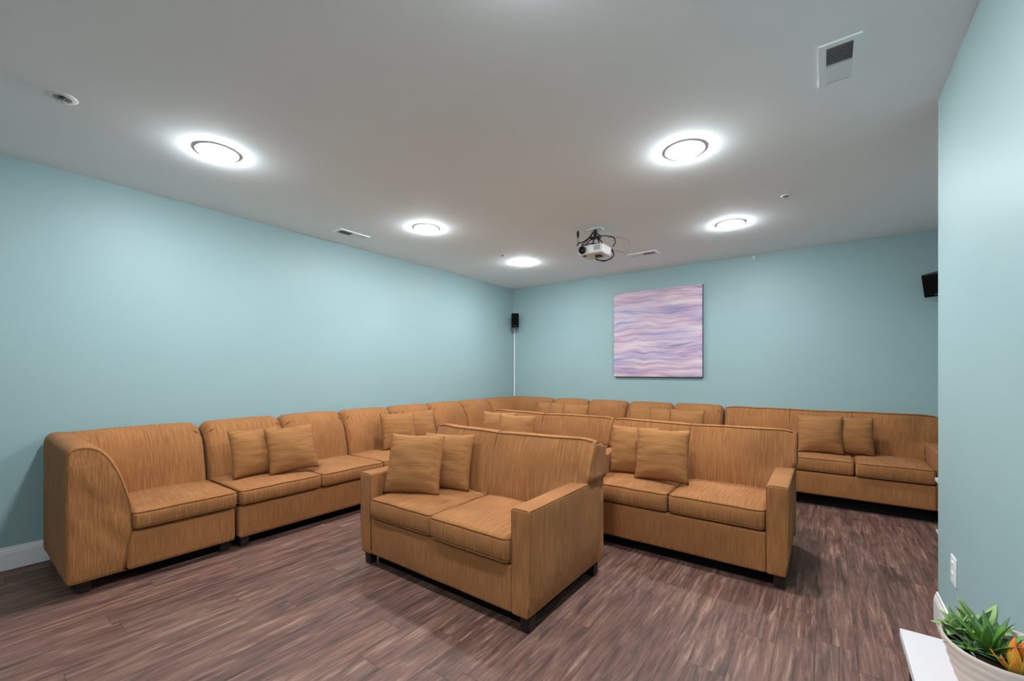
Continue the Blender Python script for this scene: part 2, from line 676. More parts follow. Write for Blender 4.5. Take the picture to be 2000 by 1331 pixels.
def loveseat(name, W, n_seats, loc, seed, foot_h=0.08, D=0.885):
    """track-arm settee whose thick back runs out over both arms; front towards -y, front face at y = 0"""
    t = empty(name, loc)
    hw, aw = W / 2, 0.117
    ax = hw - aw
    zb = foot_h

    def base_def(x, y, z):
        return x, y + 0.004 * nz(x, y, z, 6, seed), z
    MB().add(softbox(-ax - 0.004, ax + 0.004, 0.006, 0.80, zb, 0.325, 0.018, 0.06, base_def)).obj('base', 'fabric_x', t, sharp=None)
    MB().add(box(-hw + 0.02, hw - 0.02, 0.02, 0.80, zb - 0.004, zb + 0.01)).obj('dust_cover', 'dust_cover_and_shade', t, smooth=False)
    MB().add(box(-hw + 0.09, hw - 0.09, 0.085, 0.76, 0.0, zb)).obj('under_seat_shade_block', 'dust_cover_and_shade', t, smooth=False)  # added black block, stands in for the shade under the settee
    for s in (-1, 1):
        def arm_def(x, y, z, s=s):
            k = smooth((0.24 - z) / 0.18)
            x = x - s * 0.014 * k * (1 if s * x > ax + aw / 2 else 0.0)
            return x + 0.002 * nz(x, y, z, 7, seed + s), y, z
        xa, xb = (ax, hw) if s > 0 else (-hw, -ax)
        a = MB().add(softbox(xa, xb, 0.0, 0.79, zb, 0.615, 0.016, 0.06, arm_def)).obj('arm', 'fabric_xy', t, sharp=None)
        e = 0.004
        # piping round the front face and along the outer top edge
        fr = [(xa + e, 0.008, zb + 0.03), (xa + e, 0.006, 0.3), (xa + e, 0.006, 0.60), (xa + 0.02, 0.006, 0.611), (xb - 0.02, 0.006, 0.611), (xb - e, 0.006, 0.60), (xb - e, 0.006, 0.3), (xb - e - (0.012 if s > 0 else -0.0), 0.008, zb + 0.03)]
        if s < 0:
            fr[0] = (xa + e + 0.012, 0.008, zb + 0.03)
        MB().add(tube(fr, 0.0035, 6)).obj('piping', 'piping', a, sharp=None)
        xo = xb - e if s > 0 else xa + e
        MB().add(tube([(xo, 0.01 + 0.055 * i, 0.610) for i in range(15)], 0.0035, 6)).obj('piping', 'piping', a, sharp=None)
    # back
    zlo, zhi, y0, y1 = 0.36, 0.872, 0.505, D - 0.005

    def back_def(x, y, z):
        u = x / hw
        sgn = 1 if x >= 0 else -1
        lim = ax - 0.003 + (hw + 0.012 - ax) * smooth((z - 0.572) / 0.045)
        xx = sgn * min(abs(x), lim) if abs(x) > ax - 0.003 else x
        tz = (z - zlo) / (zhi - zlo)
        fy = (y1 - y) / (y1 - y0)                    # 1 on the front face
        yy = y + fy * (0.118 * tz + 0.10 * smooth((abs(x) - hw + 0.34) / 0.36) * smooth((z - 0.50) / 0.12))
        belly = 0.034 * math.sin(math.pi * min(1, max(0, (tz - 0.05) / 0.9)))
        cell = ((x + hw - aw) / ((2 * ax) / n_seats)) % 1.0 if abs(x) < ax else 0.5
        yy -= fy * belly * (0.55 + 0.45 * math.sin(math.pi * cell) ** 0.5)
        # gathers where the back turns over the arm
        edge = smooth((abs(x) - (hw - 0.20)) / 0.18)
        yy += fy * edge * 0.010 * math.sin(z * 120 + 2.2 * math.sin(x * 25)) * smooth((0.80 - z) / 0.12)
        yy += fy * 0.004 * nz(x, 0, z, 8, seed)
        zz = z - 0.012 * smooth((abs(u) - 0.86) / 0.14) * smooth((z - 0.8) / 0.07) + 0.003 * nz(x, y, z, 5, seed + 2) * tz
        zz += 0.006 * math.sin(math.pi * min(1, abs(u))) * tz
        zz -= 0.035 * smooth((y - y0 - 0.06) / (y1 - y0 - 0.06)) * smooth((z - 0.78) / 0.08)
        return xx, yy, zz
    bk = MB().add(softbox(-hw - 0.01, hw + 0.01, y0, y1, zlo, zhi, 0.040, 0.032, back_def)).obj('back', 'fabric_x', t, sharp=None)
    # welt along the front top edge, round both ends
    e = 0.006
    top = [back_def(-hw + 0.02 + (2 * hw - 0.04) * i / 40, y0 + 0.010, zhi - 0.008) for i in range(41)]
    MB().add(tube(top, 0.0042, 6)).obj('piping', 'piping', bk, sharp=None)
    for s in (-1, 1):
        xs = s * (hw + 0.004)
        loop = [back_def(xs, y0 + 0.006, zz) for zz in (0.63, 0.66, 0.70, 0.75, 0.80, 0.84)]
        loop += [back_def(xs, y0 + 0.02 + (y1 - y0 - 0.04) * i / 6, zhi - 0.004) for i in range(7)]
        MB().add(tube(loop, 0.004, 6)).obj('piping', 'piping', bk, sharp=None)
    for i in range(1, n_seats):
        xs = -ax + 2 * ax * i / n_seats
        line = []
        for zz in [0.40 + 0.02 * q for q in range(23)]:
            p = Vector(back_def(xs, y0, zz))
            line.append(p + Vector((0, -0.001, 0)))
        line += [Vector(back_def(xs, y0 + 0.02 + 0.03 * q, zhi)) + Vector((0, 0, 0.001)) for q in range(8)]
        MB().add(tube(line, 0.0026, 6)).obj('seam', 'seam', bk, sharp=None)
    MB().add(softbox(-hw + 0.005, hw - 0.005, 0.775, D - 0.02, zb, 0.66, 0.015, 0.08)).obj('back_panel', 'fabric_x', t, sharp=None)
    cw = 2 * ax / n_seats
    for i in range(n_seats):
        dy = 0.012 * math.sin(seed * 3 + i * 2)
        seat_cushion(t, -ax + cw * i + 0.003, -ax + cw * (i + 1) - 0.003, -0.006 + dy, 0.60, 0.332, 0.460, seed + i)
    for sx in (-1, 1):
        for y in (0.055, 0.78):
            foot(t, sx * (hw - 0.05), y, foot_h)
    return t


CREST = [(0.846, 0.74), (0.846, 0.79), (0.834, 0.845), (0.798, 0.869), (0.745, 0.871), (0.69, 0.846), (0.635, 0.785), (0.59, 0.69), (0.558, 0.58), (0.535, 0.46), (0.527, 0.36)]


def outline(crest, tail, n=3):
    """smooth crest joined to straight lower sides"""
    return [(p.x, p.y) for p in catmull([(a, b_, 0) for a, b_ in crest], n)] + tail


def even(P, step):
    """resample a closed outline at even spacing"""
    n = len(P)
    L_ = [math.dist(P[i], P[(i + 1) % n]) for i in range(n)]
    cnt = int(sum(L_) / step)
    out, i, acc = [], 0, 0.0
    for k in range(cnt):
        t_ = sum(L_) * k / cnt
        while acc + L_[i] < t_:
            acc += L_[i]
            i += 1
        q = (t_ - acc) / L_[i]
        a, b_ = P[i], P[(i + 1) % n]
        out.append((a[0] + (b_[0] - a[0]) * q, a[1] + (b_[1] - a[1]) * q))
    return out


def signed_area(P):
    return sum(P[i][0] * P[(i + 1) % len(P)][1] - P[(i + 1) % len(P)][0] * P[i][1] for i in range(len(P)))


OUT = outline(CREST, [(0.53, 0.25), (0.56, 0.095), (0.70, 0.09), (0.846, 0.09), (0.846, 0.30), (0.846, 0.52)])
if signed_area(OUT) < 0:
    OUT.reverse()


def sectional_back(parent, x0, x1, seed, r=0.055, name='back'):
    cx, hx = (x0 + x1) / 2, (x1 - x0) / 2

    def d(x, y, z):
        u = (x - cx) / hx
        tz = smooth((z - 0.42) / 0.3)
        fy = smooth((0.80 - y) / 0.2)
        end = smooth((abs(u) - 0.70) / 0.3)
        # padded face bulges between the ends, with a tuck under the roll at each end
        y2 = y - fy * tz * 0.020 * (1 - u * u)
        y2 += fy * 0.012 * end * math.exp(-((z - 0.79 + 0.02 * (1 - abs(u))) / 0.010) ** 2)
        y2 += fy * tz * 0.004 * nz(x, 0, z, 9, seed)
        y2 += fy * tz * end * 0.003 * math.sin(z * 90 + 8 * x)
        z2 = z + (0.008 * (1 - u * u) - 0.014 * smooth((abs(u) - 0.84) / 0.16)) * smooth((z - 0.7) / 0.15) + 0.003 * nz(x, y, z, 6, seed)
        return x, y2, z2
    o = MB().add(loft(OUT, x0 + 0.001, x1 - 0.001, r, 0.04, d)).obj(name, 'fabric_x', parent, sharp=None)
    # short tucks under the roll at both top corners
    for s in (-1, 1):
        line = []
        for q in range(7):
            dx = 0.014 + 0.009 * q
            zz = 0.806 - 0.006 * math.sin(q * 0.9) + 0.0012 * q
            ins = r - math.sqrt(max(0, r * r - max(0, r - dx) ** 2))
            xx = (x0 + dx) if s < 0 else (x1 - dx)
            line.append(Vector(d(xx, 0.655 + ins * 0.75, zz - ins * 0.6)) + Vector((0, -0.004, 0)))
        MB().add(tube(line, [0.001, 0.002, 0.0026, 0.0026, 0.0022, 0.0016, 0.0008], 6)).obj('pleat', 'seam', o, sharp=None)
    return o


def sectional_base(t, x0, x1, seed, y1=0.83):
    def d(x, y, z):
        return x, y + 0.004 * nz(x, y, z, 6, seed), z
    MB().add(softbox(x0, x1, 0.0, y1, 0.08, 0.318, 0.022, 0.06, d)).obj('base', 'fabric_x', t, sharp=None)
    MB().add(tube([(x0 + 0.01 + (x1 - x0 - 0.02) * i / 20, 0.006, 0.084) for i in range(21)], 0.0035, 6)).obj('piping', 'piping', t, sharp=None)
    MB().add(box(x0 + 0.02, x1 - 0.02, 0.025, y1 - 0.01, 0.077, 0.09)).obj('dust_cover', 'dust_cover_and_shade', t, smooth=False)
    MB().add(box(x0 + 0.09, x1 - 0.09, 0.10, y1 - 0.06, 0.0, 0.08)).obj('under_seat_shade_block', 'dust_cover_and_shade', t, smooth=False)  # black filler added between the feet to make the shaded gap solid


def armless(name, W, loc, rz, seed, n=2):
    t = empty(name, loc, rz)
    hw = W / 2
    sectional_base(t, -hw + 0.004, hw - 0.004, seed)
    cw = W / n
    for i in range(n):
        sectional_back(t, -hw + cw * i, -hw + cw * (i + 1), seed + i)
        seat_cushion(t, -hw + cw * i + 0.003, -hw + cw * (i + 1) - 0.003, -0.03, 0.57, 0.324, 0.432, seed + i * 1.7)
    for sx in (-1, 1):
        for y in (0.06, 0.78):
            foot(t, sx * (hw - 0.055), y, 0.08)
    return t


def end_unit(name, loc, rz, seed):
    """single seat with a back and one tall curved arm at its low-x side"""
    t = empty(name, loc, rz)
    W = 0.855
    sectional_base(t, 0.256, W - 0.004, seed)
    arm_crest = [(0.0, 0.76), (0.0, 0.81), (0.012, 0.848), (0.045, 0.866), (0.10, 0.862), (0.150, 0.832), (0.195, 0.768), (0.235, 0.668), (0.267, 0.55), (0.288, 0.44), (0.288, 0.31), (0.266, 0.19), (0.254, 0.10)]
    P = outline(arm_crest, [(0.250, 0.086), (0.17, 0.084), (0.09, 0.084), (0.006, 0.084), (0.0, 0.10), (0.0, 0.25), (0.0, 0.42), (0.0, 0.60)])
    if signed_area(P) < 0:
        P.reverse()
    P = even(P, 0.022)

    def d(x, y, z):
        k = smooth((0.12 - y) / 0.12)
        x2 = x + 0.004 * nz(x, y, z, 6, seed)
        y2 = y - 0.006 * (1 + 1.3 * nz(x * 1.2 + z * 0.75, 0, z * 0.35 - x * 0.3, 9, seed + 4)) * k * smooth((z - 0.09) / 0.1) * smooth((0.84 - z) / 0.1)
        z2 = z + 0.010 * smooth((y - 0.1) / 0.6) * smooth((z - 0.7) / 0.1)
        return x2, y2, z2
    arm = MB().add(loft(P, -0.002, 0.845, 0.020, 0.05, d, 'y')).obj('arm', 'fabric_xy', t, sharp=None)
    # welt round the front panel of the arm
    fr = [p for p in catmull([(0.012, 0.012, 0.10), (0.010, 0.012, 0.45), (0.010, 0.010, 0.79), (0.022, 0.008, 0.835), (0.05, 0.006, 0.851), (0.10, 0.006, 0.846), (0.142, 0.006, 0.817), (0.185, 0.006, 0.755), (0.224, 0.006, 0.66), (0.255, 0.006, 0.545), (0.276, 0.006, 0.44), (0.276, 0.006, 0.315), (0.252, 0.006, 0.19), (0.242, 0.006, 0.10)], 4)]
    fr2 = [d(p.x, p.y - 0.007, p.z) for p in fr]
    MB().add(tube(fr2, 0.0032, 6)).obj('piping', 'piping', arm, sharp=None)
    MB().add(tube([(0.01 + 0.245 * i / 8, 0.004, 0.087) for i in range(9)], 0.0035, 6)).obj('piping', 'piping', arm, sharp=None)
    sectional_back(t, 0.012, W - 0.002, seed + 1)
    seat_cushion(t, 0.282, W - 0.003, -0.03, 0.57, 0.324, 0.432, seed)
    for x in (0.085, W - 0.055):
        for y in (0.085, 0.78):
            foot(t, x, y, 0.08)
    return t


def corner_unit(name, loc, rz, seed):
    """square corner seat; one back along +y side, the other along the low-x side"""
    t = empty(name, loc, rz)
    W = 0.85
    sectional_base(t, 0.02, W - 0.004, seed)
    sectional_back(t, 0.03, W - 0.002, seed + 1, 0.045)
    # second back: the same outline turned to run along y at the low-x side
    P = [(0.848 - a, b_) for a, b_ in OUT]
    if signed_area(P) < 0:
        P.reverse()

    def d(x, y, z):
        return x + 0.012 * smooth((z - 0.42) / 0.3) * smooth((x - 0.05) / 0.2) * (1 - ((y - 0.42) / 0.42) ** 2), y, z + 0.006 * smooth((z - 0.7) / 0.15)
    MB().add(loft(P, 0.002, 0.835, 0.045, 0.05, d, 'y')).obj('back', 'fabric_xy', t, sharp=None)
    seat_cushion(t, 0.30, W - 0.003, 0.008, 0.57, 0.324, 0.432, seed)
    for x in (0.055, W - 0.055):
        for y in (0.06, 0.78):
            foot(t, x, y, 0.08)
    return t


XF = -3.412      # front faces of the run along the left wall
YFR = 5.000      # front faces of the run along the back wall
Q = R(90)
SG = 'sectional seating along the walls'
tag(end_unit('sectional_end_seat', (XF, 0.425, 0), Q, 1.3), 'tan fabric sectional end seat with a tall curved arm, nearest the camera on the left', 'sofa', SG)
tag(armless('sectional_sofa', 1.235, (XF, 1.292 + 0.6175, 0), Q, 2.1), 'tan armless two-seat sectional piece beside the curved-arm end seat', 'sofa', SG)
tag(armless('sectional_sofa', 1.235, (XF, 2.532 + 0.6175, 0), Q, 3.7), 'tan armless two-seat sectional piece, second from the curved-arm end seat', 'sofa', SG)
tag(armless('sectional_sofa', 1.205, (XF, 3.772 + 0.6025, 0), Q, 4.9), 'tan armless two-seat sectional piece on the left wall next to the corner seat', 'sofa', SG)
tag(corner_unit('sectional_corner_seat', (-4.268, 4.985, 0), 0, 5.5), 'tan sectional corner seat where the left and back walls meet', 'sofa', SG)
tag(armless('sectional_sofa', 1.205, (-3.41 + 0.6025, YFR, 0), 0, 6.3), 'tan armless two-seat sectional piece on the back wall next to the corner seat', 'sofa', SG)
tag(armless('sectional_sofa', 1.205, (-2.20 + 0.6025, YFR, 0), 0, 7.1), 'tan armless two-seat sectional piece under the painting beside the long sofa', 'sofa', SG)

LG = 'track-arm sofas'
tag(loveseat('three_seat_sofa', 1.84, 3, (-0.045, 4.985, 0), 8.2, 0.11, 0.86), 'long tan three-seat sofa against the back wall at right', 'sofa', LG)
tag(loveseat('loveseat', 1.385, 2, (-1.836, 1.695, 0), 9.4), 'tan two-seat loveseat standing alone in front, nearest the camera', 'loveseat', LG)
tag(loveseat('loveseat', 1.385, 2, (-0.860, 2.940, 0), 10.6), 'tan two-seat middle-row loveseat at right, its right arm in full view', 'loveseat', LG)
tag(loveseat('loveseat', 1.385, 2, (-2.262, 2.975, 0), 11.8), 'tan two-seat loveseat of the middle row, half hidden behind the front loveseat', 'loveseat', LG)


# ================================================================= PILLOWS
def pillow_mesh(S, Tk, seed):
    n = 26
    V, F = [], []
    ids = {}
    for side in (-1, 1):
        for i in range(n + 1):
            for j in range(n + 1):
                u, v = -1 + 2 * i / n, -1 + 2 * j / n
                rim = i in (0, n) or j in (0, n)
                if rim and ('r', i, j) in ids:
                    ids[(side, i, j)] = ids[('r', i, j)]
                    continue
                h = ((1 - u ** 4) * (1 - v ** 4)) ** 0.55 * (0.62 + 0.38 * (1 - u * u) * (1 - v * v))
                k = 0.055
                x = S / 2 * u * (1 - k * (1 - abs(v) ** 2.2))
                z = S / 2 * v * (1 - k * (1 - abs(u) ** 2.2))
                wr = 0.007 * nz(u * 0.9, v * 2.6, side, 1.5, seed) + 0.0025 * nz(u * 2, v * 7, side, 1.6, seed + 9)
                e = max(abs(u), abs(v))
                gather = 0.009 * math.sin(v * 26 + seed * 5 + 2 * math.sin(u * 9)) * smooth((abs(u) - 0.62) / 0.3) * (1 - smooth((abs(u) - 0.93) / 0.07))
                y = side * (Tk / 2 * h + (wr + gather) * (1 - e ** 6) * min(1, h * 2))
                if not rim:
                    y = side * max(0.002, side * y)
                else:
                    x += 0.004 * nz(u * 5, v * 5, 0, 1, seed)
                    z += 0.004 * nz(u * 5, v * 5, 3, 1, seed)
                ids[(side, i, j)] = len(V)
                if rim:
                    ids[('r', i, j)] = len(V)
                V.append((x, y, z + S / 2))
        for i in range(n):
            for j in range(n):
                f = (ids[(side, i, j)], ids[(side, i + 1, j)], ids[(side, i + 1, j + 1)], ids[(side, i, j + 1)])
                F.append(f if side < 0 else tuple(reversed(f)))
    return mesh_from('throw_pillow', V, F, True)


PG = 'tan throw pillows'
pill_i = [0]


def pillow(x, y, z, yaw, tilt, label, S=0.40, roll=0.0, Tk=0.15):
    pill_i[0] += 1
    o = link('throw_pillow', pillow_mesh(S, Tk, 0.7 * pill_i[0]), 'fabric_pillow', None, (x, y, z))
    o.rotation_euler = (-R(tilt), R(roll), R(yaw))
    return tag(o, label, 'pillow', PG)


# run along the left wall
pillow(-3.690, 1.550, 0.452, 90, 17, 'tan throw pillow behind another on the section beside the curved-arm end seat', 0.385)
pillow(-3.560, 1.775, 0.458, 79, 17, 'square tan throw pillow in front of its pair, beside the curved-arm end seat', 0.385, -3)
pillow(-3.700, 2.985, 0.452, 74, 16, 'tan throw pillow on the second left-wall section, the one nearer the camera', 0.40)
pillow(-3.790, 3.370, 0.452, 72, 20, 'tan throw pillow on the second left-wall section, the farther one, its pair in front')
# front loveseat
pillow(-2.220, 1.868, 0.472, 24, 18, 'large square tan throw pillow in front on the nearest loveseat', 0.405)
pillow(-2.130, 2.072, 0.472, 20, 18, 'tan throw pillow tucked behind another on the nearest loveseat', 0.395)
# middle row
pillow(-1.225, 3.270, 0.474, 6, 13, 'narrow-looking tan throw pillow leaning in the left corner of the right middle loveseat', 0.385)
pillow(-0.975, 3.165, 0.478, 5, 13, 'square tan throw pillow facing front on the right middle loveseat', 0.39)
pillow(-2.690, 3.370, 0.474, 8, 12, 'tan throw pillow at the left on the half-hidden middle loveseat, behind its pair', 0.41)
pillow(-2.385, 3.250, 0.474, 6, 12, 'tan throw pillow in front of its pair on the half-hidden middle loveseat', 0.41)
# back wall
for i, (px, py, lab) in enumerate([(-3.315, 5.33, 'tan throw pillow nearest the corner of the three to the left under the back wall'),
                                   (-3.090, 5.27, 'tan throw pillow in the middle of the three near the corner on the back wall'),
                                   (-2.795, 5.20, 'tan throw pillow at the right of the three near the corner on the back wall'),
                                   (-1.875, 5.33, 'tan throw pillow at the left of the three below the painting'),
                                   (-1.610, 5.27, 'tan throw pillow in the middle of the three below the painting'),
                                   (-1.320, 5.20, 'tan throw pillow at the right of the three below the painting')]):
    pillow(px, py, 0.452, (4, -6, 2)[i % 3], 16, lab, 0.40)
pillow(-0.035, 5.215, 0.474, 7, 12, 'tan throw pillow on the long sofa at right, left one of the two', 0.385)
pillow(0.205, 5.315, 0.474, 5, 12, 'tan throw pillow on the long sofa at right, right one of the two', 0.375)


# ================================================================= PAINTING
t = empty('painting', (-1.855, YB, 1.815))
hp = 0.60
V, F = softbox(-hp, hp, -0.040, -0.003, -hp, hp, 0.004, 0.3)
MB().add((V, F)).obj('canvas_edge', 'canvas_edge', t, sharp=None)
MB().add(softbox(-hp + 0.002, hp - 0.006, -0.0425, -0.036, -hp + 0.006, hp - 0.001, 0.002, 0.3)).obj('canvas', 'canvas', t, sharp=None)
tag(t, 'square abstract canvas of wavy pink, lilac and blue bands on the back wall', 'painting')


# ================================================================= CEILING LIGHTS
def ceiling_light():
    t = empty('ceiling_light')
    ring = [(0.120, 0.0), (0.1195, -0.004), (0.1185, -0.0050), (0.108, -0.0051), (0.093, -0.0051)]
    MB().add(lathe(ring, 40)).obj('trim_ring', 'white_metal', t, sharp=12)
    drum = [(0.0930, -0.0052), (0.090, -0.0115), (0.080, -0.0175), (0.062, -0.0225), (0.040, -0.0252), (0.018, -0.0264), (0.0, -0.0267)]
    MB().add(lathe(drum, 20)).obj('lens', 'lamp', t, sharp=None)
    return t


lamp0 = ceiling_light()
LIGHTS = [(-3.135, 1.066, 'round lit ceiling light nearest the camera, over the left seating'),
          (-3.145, 2.846, 'round lit ceiling light in the middle of the left row'),
          (-3.138, 4.486, 'round lit ceiling light farthest back, near the corner of the room'),
          (-0.716, 2.819, 'bright round ceiling light at right, nearer the camera than the projector'),
          (-0.721, 4.480, 'round lit ceiling light at right in front of the back wall'),
          (-0.716, 1.066, 'round lit ceiling light just above the picture, front of the right row'),
          (-0.716, -0.710, 'round lit ceiling light above and behind the camera')]
for i, (lx, ly, lab) in enumerate(LIGHTS):
    o = lamp0 if i == 0 else copy_tree(lamp0)
    o.location = (lx, ly, CEIL)
    tag(o, lab, 'ceiling light', 'round ceiling lights')


# ================================================================= VENTS
def register(name, loc, rz, label, L_=0.335, W_=0.150):
    """two-way ceiling register, long side along local y"""
    t = empty(name, loc, rz)
    hl, hw2 = L_ / 2, W_ / 2
    il, iw = hl - 0.028, hw2 - 0.028
    mb = MB()
    for (a, b_, c, d) in ((-hw2, hw2, -hl, -il), (-hw2, hw2, il, hl), (-hw2, -iw, -il, il), (iw, hw2, -il, il)):
        mb.add(box(a, b_, c, d, -0.007, 0.0))
    mb.obj('frame', 'ceiling', t, smooth=False)
    MB().add(box(-iw, iw, -il, il, -0.0015, 0.0)).obj('duct', 'duct', t, smooth=False)
    MB().add(box(-iw, iw, -0.006, 0.006, -0.0075, -0.0015)).obj('divider', 'white_metal', t, smooth=False)
    for s in (-1, 1):
        mb = MB()
        n = 9
        for k in range(n):
            yc = s * (0.012 + (il - 0.016) * (k + 0.5) / n)
            dy = s * 0.0052
            V = [(-iw, yc - dy - 0.0006, -0.0018), (iw, yc - dy - 0.0006, -0.0018), (iw, yc + dy - 0.0006, -0.0072), (-iw, yc + dy - 0.0006, -0.0072),
                 (-iw, yc - dy + 0.0006, -0.0018), (iw, yc - dy + 0.0006, -0.0018), (iw, yc + dy + 0.0006, -0.0072), (-iw, yc + dy + 0.0006, -0.0072)]
            mb.add((V, [(0, 1, 2, 3), (7, 6, 5, 4), (0, 4, 5, 1), (3, 2, 6, 7), (0, 3, 7, 4), (1, 5, 6, 2)]))
        o = mb.obj('louvres', 'ceiling', t, smooth=False)
        o['kind'] = 'stuff'
    return tag(t, label, 'vent', 'ceiling air vents')


register('air_vent', (0.052, 2.435, CEIL), 0, 'white louvred ceiling vent at upper right, nearest the camera')
register('air_vent', (-3.90, 2.520, CEIL), 0, 'white louvred ceiling vent close to the left wall')
register('air_vent', (-1.75, 5.010, CEIL), Q, 'white louvred ceiling vent behind the projector near the back wall')


# ================================================================= SPRINKLERS
def sprinkler(loc, label, rad, drop):
    t = empty('fire_sprinkler', loc)
    MB().add(lathe([(rad, 0.0), (rad, -0.003), (rad * 0.9, -0.007), (rad * 0.62, -0.009), (rad * 0.55, -0.004), (rad * 0.5, 0.0)], 28)).obj('escutcheon', 'white_metal', t, sharp=50)
    MB().add(lathe([(0.0, -0.001), (rad * 0.5, -0.001), (rad * 0.5, -0.003), (0.012, -0.004), (0.011, -drop * 0.45), (0.0, -drop * 0.45)], 16)).obj('body', 'grey_metal', t, sharp=40)
    mb = MB()
    for s in (-1, 1):
        mb.add(tube([(s * 0.010, 0, -drop * 0.4), (s * 0.016, 0, -drop * 0.65), (s * 0.004, 0, -drop * 0.95)], 0.0022, 6))
    mb.obj('yoke', 'grey_metal', t, sharp=None)
    MB().add(lathe([(0.0, -drop * 0.94), (0.016, -drop * 0.94), (0.016, -drop), (0.0, -drop)], 16)).obj('deflector', 'white_metal', t, sharp=40)
    return tag(t, label, 'sprinkler', 'fire sprinklers')


sprinkler((-3.149, 0.379, CEIL), 'round white sprinkler plate at the upper left of the ceiling', 0.060, 0.026)
sprinkler((-0.250, 4.027, CEIL), 'small ceiling sprinkler at right, beyond the bright light', 0.034, 0.024)
sprinkler((-3.130, 4.044, CEIL), 'small ceiling sprinkler beside the farthest light of the left row', 0.034, 0.024)

# ================================================================= PROJECTOR
pc = Vector((-1.83, 3.87, 0))
t = empty('projector', (pc.x, pc.y, CEIL))
zt, zb_ = 2.528 - CEIL, 2.430 - CEIL


def pj(x, y, z):
    return x, y, z - 0.006 * smooth((abs(y) - 0.06) / 0.06) * (1 if z > -0.2 else -1)


MB().add(softbox(-0.128, 0.128, -0.118, 0.112, zb_, zt, 0.020, 0.04, pj)).obj('body', 'proj_white', t, sharp=None)
ln = MB().add(lathe([(0.030, 0.0), (0.038, 0.004), (0.038, 0.020), (0.034, 0.024), (0.026, 0.020), (0.022, 0.006)], 24)).obj('lens_ring', 'black_plastic', t, sharp=40)
ln.location = (-0.078, -0.116, (zt + zb_) / 2)
ln.rotation_euler = (R(90), 0, 0)
gl = MB().add(lathe([(0.026, 0.006), (0.020, 0.012), (0.010, 0.0155), (0.0, 0.0165)], 20)).obj('lens_glass', 'lens_glass', ln, sharp=None)
mb = MB()
for k in range(5):
    mb.add(softbox(0.040 + k * 0.014, 0.047 + k * 0.014, -0.1205, -0.112, zb_ + 0.03, zt - 0.020, 0.002, 0.05))
gr = mb.obj('front_grille', 'grey_metal', t, sharp=None)
mb = MB()
for k in range(6):
    mb.add(softbox(0.122, 0.1295, -0.06 + k * 0.020, -0.050 + k * 0.020, zb_ + 0.035, zt - 0.03, 0.002, 0.05))
mb.obj('side_grille', 'white_plastic', t, sharp=None)
MB().add(softbox(0.02, 0.07, -0.05, 0.02, zb_ - 0.012, zb_ + 0.004, 0.004, 0.05)).obj('foot_pad', 'black_plastic', t, sharp=None)
MB().add(softbox(-0.09, -0.06, -0.09, -0.07, zb_ - 0.008, zb_ + 0.004, 0.003, 0.05)).obj('foot_pad', 'black_plastic', t, sharp=None)
MB().add(softbox(-0.075, 0.075, -0.05, 0.05, -0.008, 0.0, 0.003, 0.06)).obj('ceiling_plate', 'white_metal', t, sharp=None)
MB().add(lathe([(0.0, -0.008), (0.018, -0.008), (0.018, -0.075), (0.0, -0.075)], 16)).obj('mount_post', 'black_plastic', t, sharp=40)
MB().add(softbox(-0.05, 0.05, -0.03, 0.03, -0.092, -0.074, 0.003, 0.06)).obj('mount_plate', 'black_plastic', t, sharp=None)
for sx in (-1, 1):
    for sy in (-1, 1):
        MB().add(tube([(sx * 0.02, sy * 0.015, -0.088), (sx * 0.05, sy * 0.045, -0.12), (sx * 0.07, sy * 0.065, zt + 0.012), (sx * 0.08, sy * 0.07, zt - 0.004)], 0.006, 6)).obj('mount_arm', 'black_plastic', t, sharp=None)


def cable(pts, rad, mat='black_cable', n=6):
    return MB().add(tube(catmull(pts, n), rad, 6)).obj('cable', mat, t, sharp=None)


cable([(0.0, 0.0, -0.02), (0.04, 0.03, -0.06), (0.10, 0.05, -0.07), (0.16, 0.07, -0.09), (0.175, 0.08, -0.14), (0.14, 0.10, -0.17)], 0.0055)
cable([(-0.01, -0.03, -0.03), (-0.04, -0.06, -0.09), (-0.09, -0.09, -0.13), (-0.13, -0.11, -0.14), (-0.135, -0.125, -0.17)], 0.0055)
cable([(0.0, -0.02, -0.03), (-0.05, -0.05, -0.10), (-0.11, -0.07, -0.15), (-0.08, -0.09, zt + 0.01), (0.0, -0.06, zt + 0.02), (0.06, 0.02, zt + 0.015)], 0.005)
cable([(0.13, 0.10, -0.19), (0.15, 0.10, -0.26), (0.10, 0.05, -0.31), (0.04, -0.03, -0.315), (0.02, -0.03, zb_ - 0.02), (0.045, -0.02, zb_ - 0.004)], 0.006)
cable([(0.12, 0.11, -0.20), (0.16, 0.08, -0.27), (0.09, 0.02, -0.325), (0.02, -0.02, -0.30)], 0.004)
cable([(0.10, 0.08, -0.08), (0.20, 0.09, -0.09), (0.29, 0.10, -0.13), (0.315, 0.11, -0.20), (0.26, 0.11, -0.245), (0.14, 0.10, -0.20)], 0.0028, 'beige_wire')
# the plug that hangs from the ceiling beside the mount
cable([(-0.16, -0.06, -0.055), (-0.155, -0.065, -0.11), (-0.135, -0.10, -0.15)], 0.003)
MB().add(tube([(-0.162, -0.055, -0.0), (-0.162, -0.057, -0.02), (-0.161, -0.058, -0.05), (-0.160, -0.06, -0.075)], [0.008, 0.013, 0.012, 0.004], 10)).obj('plug', 'black_plastic', t, sharp=None)
tag(t, 'white video projector with trailing black cables hung from the ceiling', 'projector')


